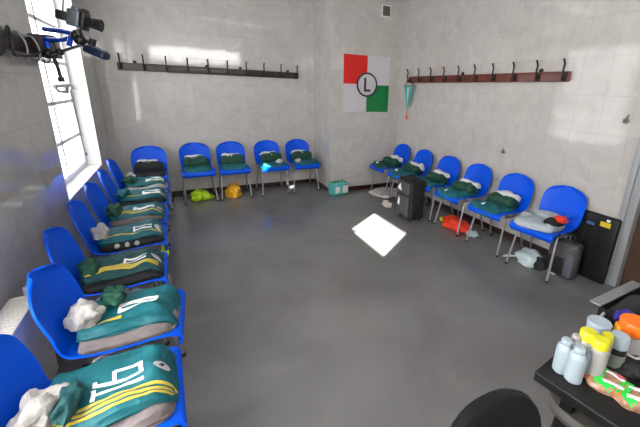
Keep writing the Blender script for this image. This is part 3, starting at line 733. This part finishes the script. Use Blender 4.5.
# ------------------------------------------------------------------ camera rig clamped to the end of the left rack
def P(px, py, y): return at(px, py, 1, y)
t = thing('clamp_arm', 'blue and black articulated clamp arm fixed to the end of the left coat rack', 'clamp arm')
bm = NB(); tube(bm, [P(44, 29, 3.3), P(62, 31, 3.15), P(77, 35, 3.0)], .016, 8); tube(bm, [P(45, 39, 3.3), P(54, 40, 3.2), P(61, 40, 3.15)], .014, 8)
tube(bm, [P(45, 37, 3.3), P(48, 48, 3.3)], .017, 8); tube(bm, [P(71, 36, 3.05), P(69, 46, 3.05)], .015, 8); tube(bm, [P(63, 40, 3.15), P(76, 36, 3.0)], .013, 8)
obj('blue_arm', bm, 'arm_blue', t)
bm = NB(); tube(bm, [P(38, 52, 3.4), P(48, 55, 3.3), P(60, 52, 3.2), P(82, 45, 3.0)], .010, 8); tube(bm, [P(77, 30, 3.0), P(81, 42, 3.0)], .024, 10); tube(bm, [P(80, 38, 3.0), P(92, 44, 3.0), P(96, 50, 3.0)], .012, 8)
obj('dark_arm', bm, 'cam_body', t)
for c, r in (((48, 54, 3.3), .035), ((60, 52, 3.2), .024), ((80, 40, 3.0), .035), ((75, 35, 3.0), .024), ((92, 43, 3.0), .022)):
    bm = NB(); bmesh.ops.create_uvsphere(bm, u_segments=14, v_segments=8, radius=r, matrix=Matrix.Translation(P(*c))); obj('joint', bm, 'cam_body', t)
bm = NB(); tube(bm, [P(53, 55, 3.3), P(58, 68, 3.3), P(61.5, 80, 3.3)], .012, 8); tube(bm, [P(60.5, 77, 3.3), P(62, 82, 3.3)], .020, 8); obj('lever', bm, 'cam_body', t)
bm = NB(); box(bm, (-.84, 3.30, 1.78), (-.70, 3.46, 1.93), .01); obj('clamp_jaw', bm, 'rack_dark', t)
# the camera: long axis runs into the room
c = P(82, 21, 3.0); e = P(103, 29, 3.0); b0 = P(61, 18, 3.06)
t = thing('photo_camera', 'black and silver camera with a long lens mounted on the blue arm by the window', 'camera', c)
axis = (e-b0).normalized(); s1 = (c-b0).length; s2 = (e-c).length
Rm = axis.to_track_quat('Y', 'Z').to_matrix().to_4x4()
def R4(bm):
    for v in bm.verts: v.co = Rm @ v.co
    return bm
obj('camera_body', R4(box(B((-.04, -s1*.55, -.045), (.04, .0, .055), .012), (-.028, -s1*.42, .045), (.028, -.01, .075), .010)), 'cam_silver', t)
obj('camera_back', R4(B((-.035, -s1, -.025), (.035, -s1*.56, .03), .008)), 'cam_body', t)
obj('grip', R4(box(B((-.042, .0, -.055), (.042, s2*.28, .06), .012), (-.035, s2*.05, .05), (.035, s2*.25, .075), .01)), 'cam_body', t)
bm = NB(); q = s2; lathe(bm, [(.030, q*.27), (.033, q*.32), (.033, q*.55), (.029, q*.57), (.029, q*.62), (.036, q*.66), (.040, q*.97), (.034, q), (.03, q*.96)], 20, M4=Matrix.Rotation(-pi/2, 4, 'X')); obj('lens', R4(bm), 'cam_body', t)
bm = NB(); tube(bm, [(0, -s1*.8, .03), (.0, -s1*.8, .13)], .004, 6); obj('antenna', R4(bm), 'cam_body', t)
c = P(97, 52, 2.98); ax2 = (P(108, 57, 2.95)-P(86, 48, 3.0)); hl = ax2.length/2; R2 = ax2.normalized().to_track_quat('Y', 'Z').to_matrix().to_4x4()
t = thing('phone_holder', 'small dark blue and black handheld device below the mounted camera', 'device', c)
def R5(bm):
    for v in bm.verts: v.co = R2 @ v.co
    return bm
obj('device_body', R5(B((-.04, -hl, -.030), (.04, hl, .022), .018)), 'dblue', t)
obj('screen', R5(B((-.028, -hl*.7, .018), (.028, hl*.75, .028), .004)), 'cam_silver', t)
obj('mount', R5(B((-.02, -hl*.75, .02), (.02, -hl*.35, .07), .006)), 'cam_body', t)
# cable looped over the left rack
bm = NB(); tube(bm, smoothpts([*[at(a, b, 0, -.76) for a, b in ((-6, 58), (4, 50), (7, 26), (11, 42), (14, 54), (20, 56), (34, 55), (42, 51))]]), .007, 8)
tag(obj('cable', bm, 'rubber'), 'dark cable looping below the left coat rack', 'cable')
# window handle
t = thing('window_handle', 'grey metal window handle bracket on the frame of the far window', 'window handle', (0, 0, 0))
G = lambda a, b, d=.05: at(a, b, 0, XG+d)
bm = NB(); tube(bm, [G(54, 86), G(58, 91), G(64, 92)], .014, 8); tube(bm, [G(57, 86, .06), G(70, 85, .06), G(73, 88, .05)], .018, 8); tube(bm, [G(66, 86, .06), G(66, 93, .045)], .022, 8)
obj('bracket', bm, 'silver', t)
a, b = G(70, 90, .045), G(85, 154, .045)
bm = NB(); tube(bm, [a, b], .009, 8); lathe(bm, [(.009, -.02), (.022, -.015), (.022, .015), (.009, .02)], 12, b); obj('rod', bm, 'silver', t)
# ------------------------------------------------------------------ black table
t = thing('black_table', 'black topped table in the bottom right corner covered with bottles', 'table', (.965, .53, 0), .14)
TX0, TX1, TY0, TY1 = 0, 1.25, -1.05, 0
obj('tabletop', B((TX0, TY0, .715), (TX1, TY1, .75), .004), 'table', t)
for sx in (TX0+.09, TX1-.06):
    for sy in (TY0+.06, TY1-.09):
        bm = NB(); box(bm, (sx-.02, sy-.02, 0), (sx+.02, sy+.02, .715), .003); obj('leg', bm, 'table', t)
bm = NB(); box(bm, (TX0+.11, TY1-.10, .655), (TX1-.08, TY1-.08, .713)); box(bm, (TX0+.11, TY0+.05, .655), (TX1-.08, TY0+.07, .713)); obj('apron', bm, 'table', t)
TT = .7505
def bottle(name, px, py, zc, r, h, prof, m, label, cat, grp=None, capm=None, cap=None, bandm=None, band=None):
    """px,py = photo position of the top centre of the bottle"""
    p = at(px, py, 2, TT+h)
    t = thing(name, label, cat, (p.x, p.y, TT), 0, grp)
    bm = NB(); lathe(bm, [(a*r, b*h) for a, b in prof], 28); obj('bottle_body', bm, m, t)
    if cap:
        bm = NB(); lathe(bm, [(a*r, b*h) for a, b in cap], 28); obj('bottle_cap', bm, capm, t)
    if band:
        bm = NB(); lathe(bm, [(1.015*r, band[0]*h), (1.015*r, band[1]*h)], 28, cap=False); bmesh.ops.solidify(bm, geom=bm.faces[:], thickness=.0012); obj('bottle_label', bm, bandm, t)
    return t
BP = [(.85, 0), (1, .03), (1, .70), (.93, .78), (.66, .84), (.58, .86)]
CP = [(.60, .85), (.64, .86), (.64, .95), (.52, 1.0), (.2, 1.0)]
BT = [(.9, 0), (1, .02), (1, .72), (.92, .78), (.78, .80)]
CT = [(.84, .79), (.90, .80), (.90, .97), (.80, 1.0), (.2, 1.0)]
bottle('white_bottle', 567.5, 339, 0, .025, .125, BP, 'wplast', 'white plastic bottle standing leftmost on the black table', 'bottle', 'white bottles on the table', 'wplast', CP)
bottle('white_bottle', 580.5, 347.5, 0, .026, .125, BP, 'wplast', 'white plastic bottle nearest the camera at the front of the bottle cluster', 'bottle', 'white bottles on the table', 'wplast', CP)
bottle('white_bottle', 577, 335, 0, .021, .13, BP, 'wplast', 'white bottle half hidden behind the leftmost white bottle', 'bottle', 'white bottles on the table', 'wplast2', CP)
bottle('white_bottle', 591.5, 344, 0, .020, .12, BP, 'wplast', 'white bottle right behind the nearest one below the yellow caps', 'bottle', 'white bottles on the table', 'wplast2', CP)
bottle('yellow_capped_bottle', 589.5, 331, 0, .028, .15, BT, 'wplast2', 'grey white bottle with a yellow cap, left one of three', 'bottle', 'yellow capped bottles', 'ycap', CT)
bottle('yellow_capped_bottle', 602, 339, 0, .027, .15, BT, 'wplast2', 'grey white bottle with a yellow cap, front right one of three', 'bottle', 'yellow capped bottles', 'ycap', CT)
bottle('yellow_capped_bottle', 608, 334, 0, .020, .14, BT, 'wplast2', 'grey white bottle with a yellow cap, small one at the back of three', 'bottle', 'yellow capped bottles', 'ycap', CT)
bottle('supplement_bottle', 621, 335, 0, .028, .13, [(.9, 0), (1, .02), (1, .62), (.85, .68)], 'cam_body', 'white capped bottle with dark band and pale green label', 'bottle', None, 'wplast', [(.9, .66), (1, .67), (1, .96), (.9, 1), (.2, 1)], 'label_green', (.12, .50))
bottle('white_tub', 600, 321, 0, .037, .11, [(.9, 0), (1, .02), (1, .80), (.95, .82)], 'wplast', 'wide white lidded tub behind the yellow caps', 'tub', None, 'wplast', [(1.0, .80), (1.04, .82), (1.04, .97), (.98, 1), (.2, 1)])
o = obj('blue_pouch', blob(5.5, (.09, .045, .035), amp=.2), 'bluelid'); o.location = (1.40, .49, TT+.09); o.rotation_euler = (0, 0, -.3); tag(o, 'dark blue pouch at the left end of the black storage box', 'pouch')
bottle('orange_lidded_jar', 637, 321, 0, .046, .14, [(.9, 0), (1, .02), (1, .66), (.9, .7)], 'wplast2', 'white jar with a bright orange lid at the right edge of the table', 'jar', None, 'ocap', [(1.0, .68), (1.04, .70), (1.04, .97), (.98, 1), (.2, 1)])
bottle('amber_lidded_jar', 623, 325, 0, .022, .11, [(.9, 0), (1, .02), (1, .70), (.9, .74)], 'wplast2', 'small jar with an amber yellow lid left of the orange lidded jar', 'jar', None, 'amber', [(1.0, .70), (1.05, .72), (1.05, .97), (.98, 1), (.2, 1)])
# storage case behind the bottles
a = at(586, 308, 2, TT+.15); b = at(640, 296, 2, TT+.15)
t = thing('storage_box', 'open black storage box with a wide grey rim behind the bottles on the table', 'box', (1.545, .515, TT), .02)
bw, bd, bh = .17, .055, .105
bm = NB()
box(bm, (-bw, -bd, 0), (bw, -bd+.006, bh)); box(bm, (-bw, bd-.006, 0), (bw, bd, bh)); box(bm, (-bw, -bd+.006, 0), (-bw+.006, bd-.006, bh)); box(bm, (bw-.006, -bd+.006, 0), (bw, bd-.006, bh)); box(bm, (-bw+.006, -bd+.006, 0), (bw-.006, bd-.006, .006))
obj('box_body', bm, 'board', t, False)
obj('wide_rim', B((-bw, bd-.006, bh), (bw, bd+.035, bh+.008), .003), 'silver', t)
bm = NB(); tube(bm, smoothpts([(-bw-.004, -.03, bh-.01), (-bw-.022, -.03, bh-.04), (-bw-.022, .03, bh-.04), (-bw-.004, .03, bh-.01)]), .006, 8); obj('box_handle', bm, 'silver', t)
o = obj('black_pouch', blob(3.0, (.28, .085, .11), amp=.12), 'black_cloth'); o.location = (1.52, .522, TT+.008); o.rotation_euler = (0, 0, -.03); tag(o, 'black pouches filling the open storage box on the table', 'pouch')
# snack packets
def packet(px, py, rz, L_, W_, label):
    p = at(px, py, 2, TT+.02)
    t = thing('snack_packet', label, 'packet', (p.x, p.y, TT), rz, 'snack packets')
    s = Slab(0, 0, W_, L_, .028, lambda x, y: 0, seed=px, wr=.004, layers=1, edge=.6)
    obj('packet_film', s.mesh(24), 'pk_tan', t)
    bm = NB(); s.strip(bm, (.0, .80), (.9, .72), .017, 8); s.strip(bm, (-.8, .84), (.0, .78), .015, 8); obj('orange_band', bm, 'pk_orange', t)
    bm = NB(); s.strip(bm, (-.85, .38), (.9, .42), .015, 10); s.strip(bm, (-.9, -.3), (-.5, .4), .009, 8); obj('green_band', bm, 'pk_green', t)
    bm = NB(); s.strip(bm, (-.5, .2), (-.4, -.8), .006, 10); s.strip(bm, (.4, .3), (.45, -.8), .005, 10); obj('white_line', bm, 'print', t)
    bm = NB(); s.disc(bm, (.55, -.5), .009); obj('pink_dot', bm, 'pk_pink', t)
    bm = NB(); s.strip(bm, (-.8, -.88), (.85, -.88), .006, 8); obj('red_band', bm, 'pk_orange', t)
packet(608, 379, .35, .105, .11, 'orange and green snack packet lying on the table in front of the bottles')
packet(632, 394, .2, .09, .10, 'second orange and green snack packet at the right bottom of the table')
o = obj('black_headset_pouch', blob(8.8, (.13, .08, .045), amp=.2), 'case'); p = at(630, 366, 2, TT+.02); o.location = (p.x+.01, p.y, TT); tag(o, 'black pouch on the table right of the white capped bottle', 'pouch')
bm = NB(); c0 = Vector((p.x, p.y, TT+.055)); tube(bm, smoothpts([c0+Vector(v) for v in ((-.04, .03, 0), (-.01, .02, .004), (.0, -.01, .004), (.03, -.015, 0), (.05, -.04, -.005))]), .004, 8); tag(obj('charging_cable', bm, 'wplast2'), 'thin grey cable lying over the black pouch on the table', 'cable')
# ------------------------------------------------------------------ black chair at the bottom edge
t = thing('office_chair', 'black padded chair with a rounded backrest at the bottom edge, left of the table', 'chair', (.66, .22, 0), 0)
def pad(w, h, th, n=3.0):
    bm = NB(); N_ = 40; rings = []
    for (k, z) in ((.0, th/2), (.55, th/2), (.85, th*.45), (.97, th*.25), (1, 0), (.97, -th*.25), (.85, -th*.45), (.55, -th/2), (0, -th/2)):
        if k == 0: rings.append([bm.verts.new((0, z, 0))]); continue
        rg = []
        for q in range(N_):
            a = 2*pi*q/N_; cx_, sx_ = cos(a), sin(a)
            r = 1/((abs(cx_)**n + abs(sx_)**n)**(1/n)); rg.append(bm.verts.new((cx_*r*w/2*k, z, sx_*r*h/2*k)))
        rings.append(rg)
    for i in range(len(rings)-1):
        A, B_ = rings[i], rings[i+1]
        for q in range(N_):
            if len(A) == 1: bm.faces.new((A[0], B_[(q+1) % N_], B_[q]))
            elif len(B_) == 1: bm.faces.new((A[q], A[(q+1) % N_], B_[0]))
            else: bm.faces.new((A[q], A[(q+1) % N_], B_[(q+1) % N_], B_[q]))
    return bm
bk = pad(.40, .42, .07)
for v in bk.verts: v.co.y += -.9*v.co.x**2; v.co = Matrix.Rotation(radians(-8), 4, 'X') @ v.co + Vector((.05, .26, .575))
obj('backrest', bk, 'leather', t)
st = pad(.44, .44, .08)
for v in st.verts: v.co = Matrix.Rotation(pi/2, 4, 'X') @ v.co + Vector((0, .0, .44))
obj('seat', st, 'leather', t)
bm = NB(); tube(bm, smoothpts([(.02, .05, .40), (.02, .24, .39), (.02, .29, .45), (.03, .29, .60)]), .016, 8); obj('back_support', bm, 'cam_body', t)
for sx in (-1, 1):
    for sy in (-1, 1):
        bm = NB(); tube(bm, [(.15*sx, .15*sy, .42), (.20*sx, .20*sy, 0)], .013, 10); obj('leg', bm, 'cam_body', t)
# grey beige stool top under the table corner
t = thing('grey_stool', 'grey beige stool top just under the near corner of the black table', 'stool', (1.16, .44, 0))
bm = NB(); lathe(bm, [(.10, .57), (.125, .58), (.13, .60), (.12, .62), (.02, .626)], 32); obj('stool_seat', bm, 'stool', t)
for a in range(4):
    ang = pi/4 + a*pi/2; bm = NB(); tube(bm, [(.07*cos(ang), .07*sin(ang), .575), (.11*cos(ang), .11*sin(ang), 0)], .011, 8); obj('leg', bm, 'cam_body', t)
# ------------------------------------------------------------------ light
sun = bpy.data.lights.new('sun', 'SUN'); so = bpy.data.objects.new('sun', sun); C.objects.link(so)
sd = Vector((.78, .56, -SE*math.hypot(.78, .56)))
so.rotation_euler = sd.to_track_quat('-Z', 'Y').to_euler(); sun.energy = 55; sun.angle = radians(.5); sun.color = (1, .97, .92)
w = bpy.data.worlds.new('world'); SC.world = w; w.use_nodes = True
bg = w.node_tree.nodes['Background']; sky = w.node_tree.nodes.new('ShaderNodeTexSky'); sky.sky_type = 'NISHITA'; sky.sun_disc = False; sky.sun_elevation = radians(33)
w.node_tree.links.new(sky.outputs[0], bg.inputs[0]); bg.inputs[1].default_value = .3
SC.view_settings.view_transform = 'Standard'; SC.view_settings.look = 'None'; SC.view_settings.gamma = 1; SC.view_settings.exposure = .08
